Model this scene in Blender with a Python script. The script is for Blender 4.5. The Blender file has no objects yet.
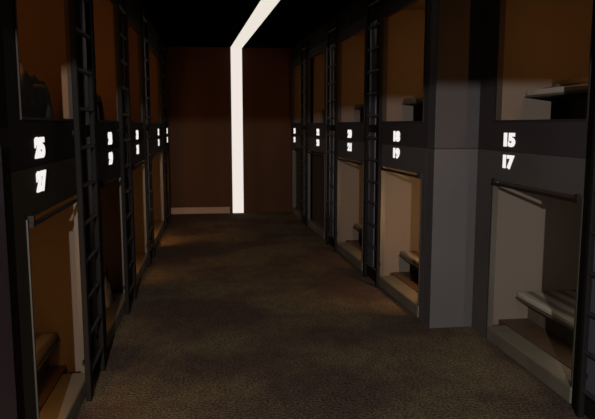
import bpy, bmesh, math, random
from mathutils import Vector, Matrix, noise

random.seed(4)
scn = bpy.context.scene
COL = scn.collection

# ------------------------------------------------------------------ camera
F = 637.0
TH = math.atan(84.5 / F)
PS = math.atan(85.5 / F * math.cos(TH))
cam_d = bpy.data.cameras.new('camera')
cam = bpy.data.objects.new('camera', cam_d)
COL.objects.link(cam)
cam.location = (0, 0, 1.5)
cam.rotation_euler = (math.pi / 2 - TH, 0, -PS)
cam_d.sensor_width = 36
cam_d.lens = 36 * F / 595
cam_d.clip_start = 0.02
scn.camera = cam

# ------------------------------------------------------------------ world, light, exposure
w = bpy.data.worlds.new('world')
scn.world = w
w.use_nodes = True
w.node_tree.nodes['Background'].inputs[0].default_value = (0.5, 0.45, 0.4, 1)
w.node_tree.nodes['Background'].inputs[1].default_value = 0.002
scn.view_settings.view_transform = 'Standard'
scn.view_settings.look = 'None'
scn.view_settings.exposure = 0
scn.view_settings.gamma = 1
scn.view_settings.use_curve_mapping = False

SPOT = (-0.28, -2.5, 2.0)          # lobby lamp beyond the doorway behind the camera
ld = bpy.data.lights.new('lobby_spotlight', 'AREA')
ld.shape = 'DISK'
ld.size = 0.025
ld.energy = 430
ld.color = (1.0, 0.93, 0.86)
lo = bpy.data.objects.new('lobby_light_source', ld)
COL.objects.link(lo)
lo.location = SPOT
lo.rotation_euler = (math.radians(84), 0, math.radians(-4))

WARM = (1.0, 0.42, 0.10)
LOW, UP = 0, 1
# row, opening start, opening end, front start, front end, number y, (lower no, upper no), (lower warm, upper warm)
BAYS = [
    ('left', 2.59, 3.62, 2.36, 3.76, 2.84, ('27', '25'), (3.4, 2.2)),
    ('left', 4.24, 5.38, 4.18, 5.52, 4.74, ('29', '28'), (0.6, 2.7)),
    ('left', 5.95, 7.08, 5.88, 7.22, 6.43, ('31', '30'), (2.2, 1.8)),
    ('left', 7.85, 9.50, 7.78, 9.64, 8.95, ('33', '32'), (2.4, 1.6)),
    ('left', 10.08, 10.74, 10.02, 10.88, 10.66, ('35', '34'), (1.2, 1.0)),
    ('near', 3.05, 4.13, 2.99, 4.40, 3.91, ('17', '15'), (1.5, 2.6)),
    ('far', 4.66, 5.69, 4.57, 5.83, 5.27, ('19', '18'), (7.0, 2.6)),
    ('far', 6.29, 7.43, 6.22, 7.57, 6.87, ('21', '20'), (2.4, 2.0)),
    ('far', 8.15, 9.33, 8.08, 9.45, 8.60, ('23', '22'), (0.3, 1.3)),
    ('far', 9.80, 10.74, 9.74, 10.88, 10.52, ('26', '24'), (0.3, 1.3)),
]
LADDERS = [('left', 3.43, 3.90), ('left', 5.05, 5.54), ('left', 6.82, 7.32), ('left', 9.36, 9.84),
           ('near', 2.42, 2.93), ('far', 5.62, 6.08), ('far', 7.34, 7.82), ('far', 9.24, 9.66)]

# ------------------------------------------------------------------ materials
def principled(name, col, rough=0.6, metal=0.0, spec=0.3):
    m = bpy.data.materials.new(name)
    m.use_nodes = True
    b = m.node_tree.nodes['Principled BSDF']
    b.inputs['Base Color'].default_value = (*col, 1)
    b.inputs['Roughness'].default_value = rough
    b.inputs['Metallic'].default_value = metal
    b.inputs['Specular IOR Level'].default_value = spec
    return m

def noisy(name, c1, c2, scale=6, rough=0.6, stretch=(1, 1, 1), detail=4, bump=0.0, spec=0.3, lo=0.35, hi=0.65):
    m = principled(name, c1, rough, 0, spec)
    nt = m.node_tree
    b = nt.nodes['Principled BSDF']
    tc = nt.nodes.new('ShaderNodeTexCoord')
    mp = nt.nodes.new('ShaderNodeMapping')
    mp.inputs['Scale'].default_value = stretch
    nz = nt.nodes.new('ShaderNodeTexNoise')
    nz.inputs['Scale'].default_value = scale
    nz.inputs['Detail'].default_value = detail
    cr = nt.nodes.new('ShaderNodeValToRGB')
    cr.color_ramp.elements[0].position = lo
    cr.color_ramp.elements[0].color = (*c1, 1)
    cr.color_ramp.elements[1].position = hi
    cr.color_ramp.elements[1].color = (*c2, 1)
    nt.links.new(tc.outputs['Object'], mp.inputs[0])
    nt.links.new(mp.outputs[0], nz.inputs[0])
    nt.links.new(nz.outputs[0], cr.inputs[0])
    nt.links.new(cr.outputs[0], b.inputs['Base Color'])
    if bump:
        bp = nt.nodes.new('ShaderNodeBump')
        bp.inputs['Strength'].default_value = bump
        bp.inputs['Distance'].default_value = 0.01
        nt.links.new(nz.outputs[0], bp.inputs['Height'])
        nt.links.new(bp.outputs[0], b.inputs['Normal'])
    return m

def emitter(name, col, strength):
    m = bpy.data.materials.new(name)
    m.use_nodes = True
    nt = m.node_tree
    nt.nodes.clear()
    e = nt.nodes.new('ShaderNodeEmission')
    e.inputs[0].default_value = (*col, 1)
    e.inputs[1].default_value = strength
    o = nt.nodes.new('ShaderNodeOutputMaterial')
    nt.links.new(e.outputs[0], o.inputs[0])
    return m

def carpet_mat():
    m = principled('carpet', (0.1, 0.08, 0.06), 0.95, 0, 0.05)
    nt = m.node_tree
    b = nt.nodes['Principled BSDF']
    tc = nt.nodes.new('ShaderNodeTexCoord')
    def nz(scale, detail, stretch=(1, 1, 1)):
        mp = nt.nodes.new('ShaderNodeMapping')
        mp.inputs['Scale'].default_value = stretch
        n = nt.nodes.new('ShaderNodeTexNoise')
        n.inputs['Scale'].default_value = scale
        n.inputs['Detail'].default_value = detail
        nt.links.new(tc.outputs['Object'], mp.inputs[0])
        nt.links.new(mp.outputs[0], n.inputs[0])
        return n
    fine = nz(70, 2)
    mid = nz(11, 4, (1, 0.7, 1))
    big = nz(1.1, 2)
    r1 = nt.nodes.new('ShaderNodeValToRGB')
    r1.color_ramp.elements[0].position = 0.36
    r1.color_ramp.elements[0].color = (0.045, 0.036, 0.030, 1)
    r1.color_ramp.elements[1].position = 0.66
    r1.color_ramp.elements[1].color = (0.135, 0.114, 0.098, 1)
    nt.links.new(fine.outputs[0], r1.inputs[0])
    r2 = nt.nodes.new('ShaderNodeValToRGB')
    r2.color_ramp.elements[0].position = 0.4
    r2.color_ramp.elements[0].color = (0.80, 0.76, 0.76, 1)
    r2.color_ramp.elements[1].position = 0.62
    r2.color_ramp.elements[1].color = (1.0, 0.95, 0.86, 1)
    nt.links.new(mid.outputs[0], r2.inputs[0])
    mx = nt.nodes.new('ShaderNodeMix')
    mx.data_type = 'RGBA'
    mx.blend_type = 'MULTIPLY'
    mx.inputs[0].default_value = 1
    nt.links.new(r1.outputs[0], mx.inputs[6])
    nt.links.new(r2.outputs[0], mx.inputs[7])
    r3 = nt.nodes.new('ShaderNodeValToRGB')
    r3.color_ramp.elements[0].position = 0.42
    r3.color_ramp.elements[0].color = (0.68, 0.58, 0.56, 1)
    r3.color_ramp.elements[1].position = 0.58
    r3.color_ramp.elements[1].color = (1.05, 1.0, 0.75, 1)
    nt.links.new(big.outputs[0], r3.inputs[0])
    mx2 = nt.nodes.new('ShaderNodeMix')
    mx2.data_type = 'RGBA'
    mx2.blend_type = 'MULTIPLY'
    mx2.inputs[0].default_value = 1
    nt.links.new(mx.outputs[2], mx2.inputs[6])
    nt.links.new(r3.outputs[0], mx2.inputs[7])
    nt.links.new(mx2.outputs[2], b.inputs['Base Color'])
    bp = nt.nodes.new('ShaderNodeBump')
    bp.inputs['Strength'].default_value = 0.7
    bp.inputs['Distance'].default_value = 0.012
    nt.links.new(fine.outputs[0], bp.inputs['Height'])
    nt.links.new(bp.outputs[0], b.inputs['Normal'])
    return m

def striped(name, c1, c2, freq, rough=0.85):
    m = principled(name, c1, rough, 0, 0.1)
    nt = m.node_tree
    b = nt.nodes['Principled BSDF']
    tc = nt.nodes.new('ShaderNodeTexCoord')
    wv = nt.nodes.new('ShaderNodeTexWave')
    wv.inputs['Scale'].default_value = freq
    wv.inputs['Distortion'].default_value = 1.6
    wv.inputs['Detail'].default_value = 3
    wv.bands_direction = 'X'
    cr = nt.nodes.new('ShaderNodeValToRGB')
    cr.color_ramp.elements[0].position = 0.25
    cr.color_ramp.elements[0].color = (*c1, 1)
    cr.color_ramp.elements[1].position = 0.7
    cr.color_ramp.elements[1].color = (*c2, 1)
    nt.links.new(tc.outputs['Object'], wv.inputs[0])
    nt.links.new(wv.outputs[0], cr.inputs[0])
    nt.links.new(cr.outputs[0], b.inputs['Base Color'])
    return m

M = dict(
    carpet=carpet_mat(),
    ceiling=principled('ceiling_paint', (0.002, 0.002, 0.002), 0.95, 0, 0.0),
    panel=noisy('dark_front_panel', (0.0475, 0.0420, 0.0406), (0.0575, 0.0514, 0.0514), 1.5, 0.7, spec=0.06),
    panel_left=noisy('front_panel_left_shaded', (0.0201, 0.0158, 0.0112), (0.0245, 0.0193, 0.0141), 1.5, 0.7, spec=0.06),  # front panel copy with the left row's dimmer light put into its colour
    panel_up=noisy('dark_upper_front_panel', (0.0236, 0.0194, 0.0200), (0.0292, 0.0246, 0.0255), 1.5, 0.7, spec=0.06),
    panel_up_left=noisy('upper_front_panel_left_shaded', (0.0070, 0.0049, 0.0036), (0.0086, 0.0063, 0.0046), 1.5, 0.7, spec=0.06),  # upper front panel copy, left-row shade worked into the colour likewise
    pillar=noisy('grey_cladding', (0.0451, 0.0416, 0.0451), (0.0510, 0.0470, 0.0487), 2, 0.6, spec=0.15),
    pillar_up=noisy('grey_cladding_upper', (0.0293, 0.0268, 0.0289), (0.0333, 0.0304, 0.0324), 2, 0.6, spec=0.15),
    pier=noisy('dark_pier_cladding', (0.0049, 0.0039, 0.0031), (0.0061, 0.0047, 0.0036), 2, 0.7, spec=0.06),
    access=principled('blue_grey_access_panel', (0.0448, 0.0448, 0.0580), 0.35, 0, 0.4),
    access_plum=principled('plum_access_panel', (0.0495, 0.0330, 0.0462), 0.35, 0, 0.4),
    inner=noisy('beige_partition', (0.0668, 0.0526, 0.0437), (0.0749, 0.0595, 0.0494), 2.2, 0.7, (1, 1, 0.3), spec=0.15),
    inner_shaded=noisy('beige_partition_shaded', (0.0479, 0.0378, 0.0314), (0.0537, 0.0427, 0.0354), 2.2, 0.7, (1, 1, 0.3), spec=0.15),  # beige partition scaled darker, shade of the left lower capsules in its colour
    floorp=noisy('brown_capsule_floor', (0.0422, 0.0240, 0.0141), (0.0549, 0.0317, 0.0182), 5, 0.5, (1, 6, 1)),
    thresh=noisy('beige_threshold', (0.0674, 0.0589, 0.0421), (0.0898, 0.0785, 0.0589), 4, 0.6),
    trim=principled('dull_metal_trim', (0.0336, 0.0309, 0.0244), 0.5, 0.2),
    rail=principled('dark_rail', (0.010, 0.007, 0.006), 0.6, 0.0, 0.1),
    black=principled('black_metal', (0.006, 0.0055, 0.0055), 0.7, 0.0, 0.04),
    rung=principled('worn_rung_metal', (0.016, 0.015, 0.015), 0.5, 0.0, 0.2),
    mattress=striped('striped_mattress_cover', (0.1056, 0.0924, 0.0726), (0.2508, 0.2244, 0.1848), 2.6),
    platform=noisy('bed_platform_wood', (0.0484, 0.0396, 0.0286), (0.0616, 0.0506, 0.0374), 5, 0.6, (1, 5, 1)),
    blanket=noisy('grey_blanket', (0.0528, 0.0484, 0.0440), (0.0836, 0.0770, 0.0726), 9, 0.95, bump=0.4),
    pillow=noisy('pale_pillow_cloth', (0.1672, 0.1496, 0.1408), (0.2024, 0.1848, 0.1760), 9, 0.9, bump=0.2),
    backwall=noisy('brown_back_wall', (0.0306, 0.0128, 0.0049), (0.0367, 0.0159, 0.0061), 1.2, 0.7, (3, 1, 0.4), spec=0.1),
    baseb=principled('pale_baseboard', (0.1848, 0.1232, 0.0792), 0.6),
    lobby=principled('lobby_wall_paint', (0.0220, 0.0198, 0.0176), 0.9),
    inner_brown_shade=noisy('brown_shaded_partition', (0.075, 0.042, 0.022), (0.088, 0.05, 0.027), 2.2, 0.7, (1, 1, 0.3), spec=0.1),  # brown stands for dim light in left upper capsules, painted into the partition
    darkening_curtain=principled('brown_darkening_curtain', (0.022, 0.016, 0.012), 0.95, 0, 0.05),
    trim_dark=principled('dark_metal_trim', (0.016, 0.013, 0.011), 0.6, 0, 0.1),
    digit=emitter('lit_number', (1.0, 0.96, 0.93), 0.92),
    strip=emitter('light_strip_diffuser', (1.0, 0.90, 0.84), 0.88),
    strip_c=emitter('light_strip_ceiling_diffuser', (1.0, 0.925, 0.82), 0.84),
    lens=emitter('lamp_lens', (1.0, 0.5, 0.16), 1.0),
)

# ------------------------------------------------------------------ helpers
def line_x(row, y):
    if row == 'left':
        return -0.73
    if row == 'near':
        return 1.90
    return 1.58 + (y - 4.52) * (-0.24 / 6.38)

def sgn(row):
    return -1 if row == 'left' else 1

def P(row, x, y, z):
    return Vector((line_x(row, y) + sgn(row) * x, y, z))

def bm_box(bm, pts):
    v = [bm.verts.new(p) for p in pts]
    for f in ((0, 3, 2, 1), (4, 5, 6, 7), (0, 1, 5, 4), (1, 2, 6, 5), (2, 3, 7, 6), (3, 0, 4, 7)):
        bm.faces.new([v[i] for i in f])

def rbox(bm, row, x0, x1, y0, y1, z0, z1):
    bm_box(bm, [P(row, x0, y0, z0), P(row, x1, y0, z0), P(row, x1, y1, z0), P(row, x0, y1, z0),
                P(row, x0, y0, z1), P(row, x1, y0, z1), P(row, x1, y1, z1), P(row, x0, y1, z1)])

def wbox(bm, x0, x1, y0, y1, z0, z1):
    bm_box(bm, [(x0, y0, z0), (x1, y0, z0), (x1, y1, z0), (x0, y1, z0),
                (x0, y0, z1), (x1, y0, z1), (x1, y1, z1), (x0, y1, z1)])

def tube(bm, a, b, r, n=10):
    a, b = Vector(a), Vector(b)
    d = (b - a).normalized()
    up = Vector((0, 0, 1)) if abs(d.z) < 0.9 else Vector((1, 0, 0))
    u = d.cross(up).normalized()
    v = d.cross(u)
    ra = [bm.verts.new(a + (u * math.cos(t) + v * math.sin(t)) * r) for t in [2 * math.pi * i / n for i in range(n)]]
    rb = [bm.verts.new(b + (u * math.cos(t) + v * math.sin(t)) * r) for t in [2 * math.pi * i / n for i in range(n)]]
    for i in range(n):
        bm.faces.new((ra[i], ra[(i + 1) % n], rb[(i + 1) % n], rb[i]))
    bm.faces.new(ra[::-1])
    bm.faces.new(rb)

def build(name, bm, mat, parent=None, base=(0, 0, 0), bevel=0.0, smooth=False):
    """one mesh object; verts come in world metres, base is the origin of its thing"""
    base = Vector(base)
    bmesh.ops.translate(bm, verts=bm.verts, vec=-base)
    bmesh.ops.recalc_face_normals(bm, faces=bm.faces)
    me = bpy.data.meshes.new(name)
    bm.to_mesh(me)
    bm.free()
    me.materials.append(mat)
    o = bpy.data.objects.new(name, me)
    COL.objects.link(o)
    if smooth:
        for p in me.polygons:
            p.use_smooth = True
    if bevel:
        md = o.modifiers.new('bevel', 'BEVEL')
        md.width = bevel
        md.segments = 2
        md.limit_method = 'ANGLE'
    if parent:
        o.parent = parent
        if parent.type == 'MESH':
            o.location = base - parent.matrix_world.translation if parent.parent else base - parent.location
        if parent.type == 'MESH' and parent.parent:
            o.location = (0, 0, 0)
    else:
        o.location = base
    return o

def thing(name, loc, label, cat, group=None):
    o = bpy.data.objects.new(name, None)
    o.empty_display_size = 0.1
    COL.objects.link(o)
    o.location = loc
    o['label'] = label
    o['category'] = cat
    if group:
        o['group'] = group
    return o

def tag(o, label, cat, group=None):
    o['label'] = label
    o['category'] = cat
    if group:
        o['group'] = group
    return o

def struct(o):
    o['kind'] = 'structure'
    return o

def B():
    return bmesh.new()

CEIL = 2.78
BACK = 10.90
DEPTH = 1.15
HEAD = 2.56

# ------------------------------------------------------------------ setting
b = B(); wbox(b, -2.05, 3.3, -3.0, BACK + 0.1, -0.1, 0)
struct(build('floor', b, M['carpet']))
b = B(); wbox(b, -2.05, 3.3, -3.0, BACK + 0.1, CEIL, CEIL + 0.1)
struct(build('ceiling', b, M['ceiling']))
b = B(); wbox(b, -2.05, 3.3, BACK, BACK + 0.1, 0, CEIL)
struct(build('wall_back', b, M['backwall']))
b = B(); wbox(b, -0.72, 0.28, BACK - 0.02, BACK, 0.0, 0.11)
struct(build('baseboard_back', b, M['baseb'], bevel=0.004))

# doorway wall behind the camera (sets the edge of the light falling into the corridor) and lobby
b = B()
wbox(b, -2.05, -0.72, -1.1, -1.0, 0, CEIL)
wbox(b, 1.75, 3.3, -1.1, -1.0, 0, CEIL)
wbox(b, -0.72, 1.75, -1.1, -1.0, 1.955, CEIL)
struct(build('wall_front', b, M['lobby']))
b = B(); wbox(b, -2.05, 3.3, -3.1, -3.0, 0, CEIL)
struct(build('wall_lobby', b, M['lobby']))

def side_wall(name, rows):
    """outer wall, header above the capsules and the piers between them"""
    b = B()
    left = name == 'wall_left'
    if left:
        wbox(b, -2.05, -1.92, -3.0, BACK, 0, CEIL)
        rbox(b, 'left', 0, 0.06, -1.0, BACK, HEAD, CEIL)
        rbox(b, 'left', 0, 0.06, -1.0, 1.80, 0, HEAD)
    else:
        wbox(b, 3.10, 3.3, -3.0, BACK, 0, CEIL)
        rbox(b, 'near', 0, 0.06, -1.0, 4.40, HEAD, CEIL)
        rbox(b, 'near', 0, 0.06, -1.0, 2.40, 0, HEAD)
        rbox(b, 'far', 0, 0.06, 4.56, BACK, HEAD, CEIL)
    for row, a, c in rows:
        rbox(b, row, 0, 0.10, a, c, 0, HEAD)
    o = struct(build(name, b, M['pier']))
    for k, (row, a, c) in enumerate(rows):
        if c - a < 0.2:
            continue
        for z0, z1 in ((0.12, 1.43), (1.50, 2.46)):
            q = B(); rbox(q, row, -0.012, 0, a + 0.05, c - 0.05, z0, z1)
            build('access_panel', q, M['access_plum' if left else 'access'], o, bevel=0.004)
    return o

side_wall('wall_left', [('left', 1.80, 2.36), ('left', 3.76, 4.18), ('left', 5.52, 5.88), ('left', 7.22, 7.78), ('left', 9.64, 10.02)])
side_wall('wall_right', [('near', 2.40, 2.99), ('far', 5.83, 6.22), ('far', 7.57, 8.08), ('far', 9.45, 9.74)])

# grey pillar where the right row steps out
b = B(); wbox(b, 1.575, 1.97, 4.405, 4.56, 0, 1.33)
pl = struct(build('trim_1', b, M['pillar'], bevel=0.006))
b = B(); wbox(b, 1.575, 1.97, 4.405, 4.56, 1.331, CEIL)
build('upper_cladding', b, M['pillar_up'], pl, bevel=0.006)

# ------------------------------------------------------------------ lit numbers
def digits(txt, row, y, z, wd, ht, parent, base):
    cu = bpy.data.curves.new('txt', 'FONT')
    cu.body = txt
    cu.align_x = 'CENTER'
    cu.offset = 0.06
    cu.extrude = 0.03
    cu.space_character = 0.97
    t = bpy.data.objects.new('txt', cu)
    COL.objects.link(t)
    dg = bpy.context.evaluated_depsgraph_get()
    me = bpy.data.meshes.new_from_object(t.evaluated_get(dg))
    bpy.data.objects.remove(t)
    xs = [v.co.x for v in me.vertices]; ys = [v.co.y for v in me.vertices]; zs = [v.co.z for v in me.vertices]
    cx, cy = (min(xs) + max(xs)) / 2, (min(ys) + max(ys)) / 2
    sx, sy = wd / (max(xs) - min(xs)), ht / (max(ys) - min(ys))
    zr = max(zs) - min(zs)
    s = sgn(row)
    base = Vector(base)
    for v in me.vertices:
        u, h, d = (v.co.x - cx) * sx, (v.co.y - cy) * sy, (v.co.z - min(zs)) / zr * 0.006
        v.co = P(row, -d, y - s * u, z + h) - base
    me.materials.clear()
    me.materials.append(M['digit'])
    o = bpy.data.objects.new('number_sign', me)
    COL.objects.link(o)
    o.parent = parent
    o['label'] = 'lit white number ' + txt
    return o

# ------------------------------------------------------------------ capsules
ORD = ['nearest', 'second', 'third', 'fourth', 'farthest']
def capsule(row, o0, o1, f0, f1, ny, no, level, warm, where, tone=WARM):
    i0, i1 = o0 - 0.035, o1 + 0.12
    T = 0.022
    if row == 'near':
        i0 = f0 + T
    if level == LOW:
        z0, z1, zo, zt, zf = 0.0, 1.328, 0.10, 1.13, 0.10
    else:
        z0, z1, zo, zt, zf = 1.330, HEAD - 0.001, 1.52, 2.38 if row == 'near' else 2.46, 1.50
    word = 'lower' if level == LOW else 'upper'
    base = P(row, 0.3, (o0 + o1) / 2, z0)
    t = thing('sleeping_capsule', base, f'{word} sleeping capsule marked with lit number {no}, {where}',
              'sleeping capsule', 'sleeping capsules along both sides of the corridor')
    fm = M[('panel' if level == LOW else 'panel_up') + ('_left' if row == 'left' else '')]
    b = B()
    rbox(b, row, 0, 0.03, f0, o0, z0, z1)
    rbox(b, row, 0, 0.03, o1, f1, z0, z1)
    rbox(b, row, 0, 0.03, o0, o1, zt, z1)
    if level == UP:
        rbox(b, row, 0, 0.03, o0, o1, z0, zo)
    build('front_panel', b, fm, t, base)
    # trim round the opening
    e = 0.012
    bars = [(o0, o0 + e, zo, zt), (o1 - e, o1, zo, zt)]
    if level == UP:
        bars += [(o0 + e, o1 - e, zt - e, zt), (o0 + e, o1 - e, zo, zo + e)]
    for ya, yb, za, zc_ in bars:
        b = B(); rbox(b, row, -0.006, 0.034, ya, yb, za, zc_)
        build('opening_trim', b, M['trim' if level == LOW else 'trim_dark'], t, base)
    if level == LOW:
        b = B(); rbox(b, row, -0.008, 0.14, o0 + 0.001, o1 - 0.001, 0.0, 0.10)
        build('threshold', b, M['thresh'], t, base, bevel=0.012)
    # interior
    zc = z1 - 0.02
    im = M['inner'] if row != 'left' else M['inner_brown_shade'] if level == UP else M['inner_shaded']
    for a, c in ((i0 - T, i0), (i1, i1 + T)):
        b = B(); rbox(b, row, 0.03, DEPTH, a, c, z0, zc)
        build('side_panel', b, im, t, base)
    b = B(); rbox(b, row, DEPTH - T, DEPTH, i0, i1, z0, zc)
    build('back_panel', b, im, t, base)
    b = B(); rbox(b, row, 0.14 if level == LOW else 0.03, DEPTH - T, i0, i1, zf - 0.03, zf)
    build('floor_panel', b, M['floorp'] if level == LOW else M['platform'], t, base)
    b = B(); rbox(b, row, 0.03, DEPTH, i0 - T, i1 + T, zc, zc + 0.014)
    build('ceiling_panel', b, M['inner'], t, base)
    bx = 0.17 if row == 'left' else 0.26 if row == 'near' else 0.22
    zb = zf + (0.165 if level == LOW else 0.20)
    b = B(); rbox(b, row, bx + (0.3 if level == UP else {'near': 0.10, 'left': 0.07, 'far': 0.3}[row]), DEPTH - T, i0, i1, zf, zb - 0.012)
    rbox(b, row, bx, DEPTH - T, i0, i1, zb - 0.012, zb)
    build('bed_platform', b, M['platform'], t, base)
    # curtain rail across the head of the lower openings
    if level == LOW:
        b = B()
        g = -0.012
        tube(b, P(row, g, o0 + 0.02, zt - 0.025), P(row, g, o1 - 0.03, zt - 0.025), 0.010)
        for yy in (o0 + 0.035, o1 - 0.045):
            rbox(b, row, g - 0.01, 0.0, yy - 0.008, yy + 0.008, zt - 0.035, zt + 0.012)
        build('curtain_rail', b, M['rail'], t, base)
    # number
    wd = 0.152 * (o0 / 2.8) ** 0.12
    digits(no, row, ny, 1.262 if level == LOW else 1.405, wd, 0.09, t, base)
    # slim light bar on the near end partition, shining along the bed
    la, lb = zf + (0.10 if level == LOW and row != 'far' else 0.30), zf + 0.72
    xb = 0.14 if row == 'left' and level == LOW else 0.32 if row == 'near' and level == UP else 0.21
    b = B()
    rbox(b, row, xb - 0.02, xb + 0.02, i0, i0 + 0.02, la - 0.02, lb + 0.02)
    rl = build('light_bar', b, M['black'], t, base, bevel=0.004)
    b = B()
    rbox(b, row, xb - 0.015, xb + 0.015, i0 + 0.02, i0 + 0.023, la, lb)
    lens = build('lens', b, M['lens'], rl, base)
    lens.location = (0, 0, 0)
    L = bpy.data.lights.new('light_bar_source', 'AREA')
    L.shape = 'RECTANGLE'
    L.size, L.size_y = 0.03, lb - la
    L.energy = (2.5 if level == UP and row != 'left' else 2.0) * warm * ((o1 - o0) / 1.05) ** 2
    L.color = tone
    lo = bpy.data.objects.new('light_bar_source', L)
    COL.objects.link(lo)
    lo.parent = rl
    lo.location = P(row, xb, i0 + 0.028, (la + lb) / 2) - base
    lo.rotation_euler = (math.radians(90), 0, -sgn(row) * math.radians(28 if level == UP else 12))
    if no in ('23', '26'):  # curtain sheet added so that these two openings look dark
        b = B()
        n = 40
        ring = []
        for i in range(n + 1):
            y = o0 + 0.015 + (o1 - o0 - 0.03) * i / n
            x = 0.06 + 0.012 * math.sin(i * 1.3)
            ring.append([b.verts.new(P(row, x + dx, y, z)) for dx in (0, 0.006) for z in (zf + 0.01, zt - 0.01)])
        for p_, q_ in zip(ring, ring[1:]):
            for u, v in ((0, 1), (1, 3), (3, 2), (2, 0)):
                b.faces.new((p_[u], q_[u], q_[v], p_[v]))
        b.faces.new([ring[0][k] for k in (0, 1, 3, 2)]); b.faces.new([ring[-1][k] for k in (0, 1, 3, 2)])
        build('darkening_curtain', b, M['darkening_curtain'], t, base)
    # mattress is a thing of its own
    mb = P(row, (bx + DEPTH) / 2, (i0 + i1) / 2, zb)
    b = B(); rbox(b, row, bx + 0.006, DEPTH - T - 0.01, i0 + 0.012, i1 - 0.008, zb, zb + 0.04)
    m = build('mattress', b, M['mattress'], None, mb, bevel=0.012)
    tag(m, f'thin striped mattress on the bed platform inside {word} capsule {no}', 'mattress', 'mattresses inside the capsules')
    return t

cnt = {'left': 0, 'right': 0}
for row, o0, o1, f0, f1, ny, nos, warm in BAYS:
    side = 'left' if row == 'left' else 'right'
    k = cnt[side]; cnt[side] += 1
    where = f'{ORD[k]} on the {side} side'
    for level in (LOW, UP):
        capsule(row, o0, o1, f0, f1, ny, nos[level], level, warm[level], where,
                (1.0, 0.85, 0.68) if nos[level] == '17' else (1.0, 0.56, 0.24) if side == 'right' and level == LOW else WARM)

# ------------------------------------------------------------------ ladders
kk = {'left': 0, 'right': 0}
LN = {'left': ['between capsules 27 and 29', 'between capsules 29 and 31', 'between capsules 31 and 33', 'between capsules 33 and 35'],
      'right': ['at the right picture edge before capsule 17', 'between capsules 19 and 21', 'between capsules 21 and 23', 'between capsules 23 and 26']}
for row, a, c in LADDERS:
    side = 'left' if row == 'left' else 'right'
    base = P(row, -0.037, (a + c) / 2, 0)
    t = thing('wall_ladder', base, f'black metal ladder on the {side} wall {LN[side][kk[side]]}', 'ladder', 'ladders up to the upper capsules')
    kk[side] += 1
    for y in (a + 0.018, c - 0.018):
        b = B(); rbox(b, row, -0.052, -0.022, y - 0.016, y + 0.016, 0.0, 2.74)
        build('rail', b, M['black'], t, base, bevel=0.006)
        for z in (0.22, 1.46, 2.66):
            b = B(); rbox(b, row, -0.022, -0.012 if z < 2.5 else 0.0, y - 0.012, y + 0.012, z - 0.012, z + 0.012)
            build('bracket', b, M['black'], t, base)
    z = 0.15
    while z < 2.7:
        b = B(); tube(b, P(row, -0.037, a + 0.034, z), P(row, -0.037, c - 0.034, z), 0.013, 10)
        build('rung', b, M['rung'], t, base, smooth=False)
        z += 0.205

# ------------------------------------------------------------------ light strip on back wall and ceiling
ls = thing('linear_light', (0.42, BACK, 0), 'white light strip running up the back wall and across the ceiling', 'light')
LB = ls.location
b = B(); wbox(b, 0.328, 0.515, BACK - 0.012, BACK, 0.0, CEIL)
build('wall_diffuser', b, M['strip'], ls, LB)
b = B()
def cp(y, off, z):
    return (0.422 + off + (BACK - y) * 0.0475, y, z)
bm_box(b, [cp(-0.9, -0.094, CEIL - 0.012), cp(-0.9, 0.094, CEIL - 0.012), cp(BACK - 0.012, 0.094, CEIL - 0.012), cp(BACK - 0.012, -0.094, CEIL - 0.012),
           cp(-0.9, -0.094, CEIL), cp(-0.9, 0.094, CEIL), cp(BACK - 0.012, 0.094, CEIL), cp(BACK - 0.012, -0.094, CEIL)])
build('ceiling_diffuser', b, M['strip_c'], ls, LB)

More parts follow.
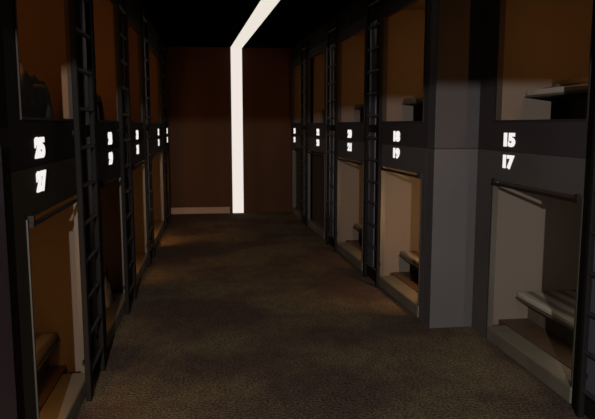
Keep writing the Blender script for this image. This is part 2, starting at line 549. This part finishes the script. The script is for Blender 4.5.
# ------------------------------------------------------------------ bedding
def heap(name, cx, cy, z, rx, ry, h, mat, seed, label, cat, sharp=2.2):
    b = B()
    n = 26
    grid = []
    for i in range(n + 1):
        row_ = []
        for j in range(n + 1):
            u, v = i / n * 2 - 1, j / n * 2 - 1
            r = (abs(u) ** sharp + abs(v) ** sharp) ** (1 / sharp)
            hh = max(0.0, 1 - r ** 3) ** 0.5
            d = noise.noise(Vector((u * 2.3 + seed, v * 2.3, seed))) * 0.35 + noise.noise(Vector((u * 6 + seed, v * 6, 3))) * 0.12
            row_.append(b.verts.new((cx + u * rx, cy + v * ry, z + h * hh * (0.8 + d))))
        grid.append(row_)
    low = [[b.verts.new((cx + (i / n * 2 - 1) * rx, cy + (j / n * 2 - 1) * ry, z - 0.0)) for j in (0, n)] for i in (0, n)]
    for i in range(n):
        for j in range(n):
            b.faces.new((grid[i][j], grid[i + 1][j], grid[i + 1][j + 1], grid[i][j + 1]))
    for l in low:
        for v in l:
            b.verts.remove(v)
    o = build(name, b, mat, None, (cx, cy, z), smooth=True)
    sd = o.modifiers.new('thickness', 'SOLIDIFY')
    sd.thickness = 0.01
    sd.offset = -1
    return tag(o, label, cat)

heap('duffel_bag', -0.852, 3.12, 1.50, 0.064, 0.33, 0.27, M['blanket'], 1.3, 'soft grey bag slumped in the opening of upper capsule 25', 'bag', 3)
heap('towel_bundle', -0.852, 4.75, 1.50, 0.05, 0.12, 0.21, M['pillow'], 4.1, 'pale bundle of cloth standing in upper capsule 28', 'towel', 3)
heap('laundry_bundle', -0.855, 5.02, 0.10, 0.05, 0.10, 0.21, M['pillow'], 6.1, 'small pale bundle of cloth on the floor of lower capsule 29', 'towel', 3)
heap('blanket', 2.45, 3.72, 1.74, 0.22, 0.40, 0.06, M['blanket'], 7.7, 'flat grey blanket spread on the mattress of upper capsule 15', 'blanket', 5)

# ------------------------------------------------------------------ lobby lamp housing beyond the doorway
t = thing('lobby_lamp', (SPOT[0], -2.99, 2.0), 'black wall spotlight in the lobby behind the viewer', 'lamp')
b = B(); tube(b, (SPOT[0], -2.70, 2.0), (SPOT[0], -2.52, 2.0), 0.05, 20)
build('lamp_head', b, M['black'], t, t.location)
b = B(); tube(b, (SPOT[0], -2.99, 2.0), (SPOT[0], -2.70, 2.0), 0.012, 12)
build('lamp_arm', b, M['black'], t, t.location)
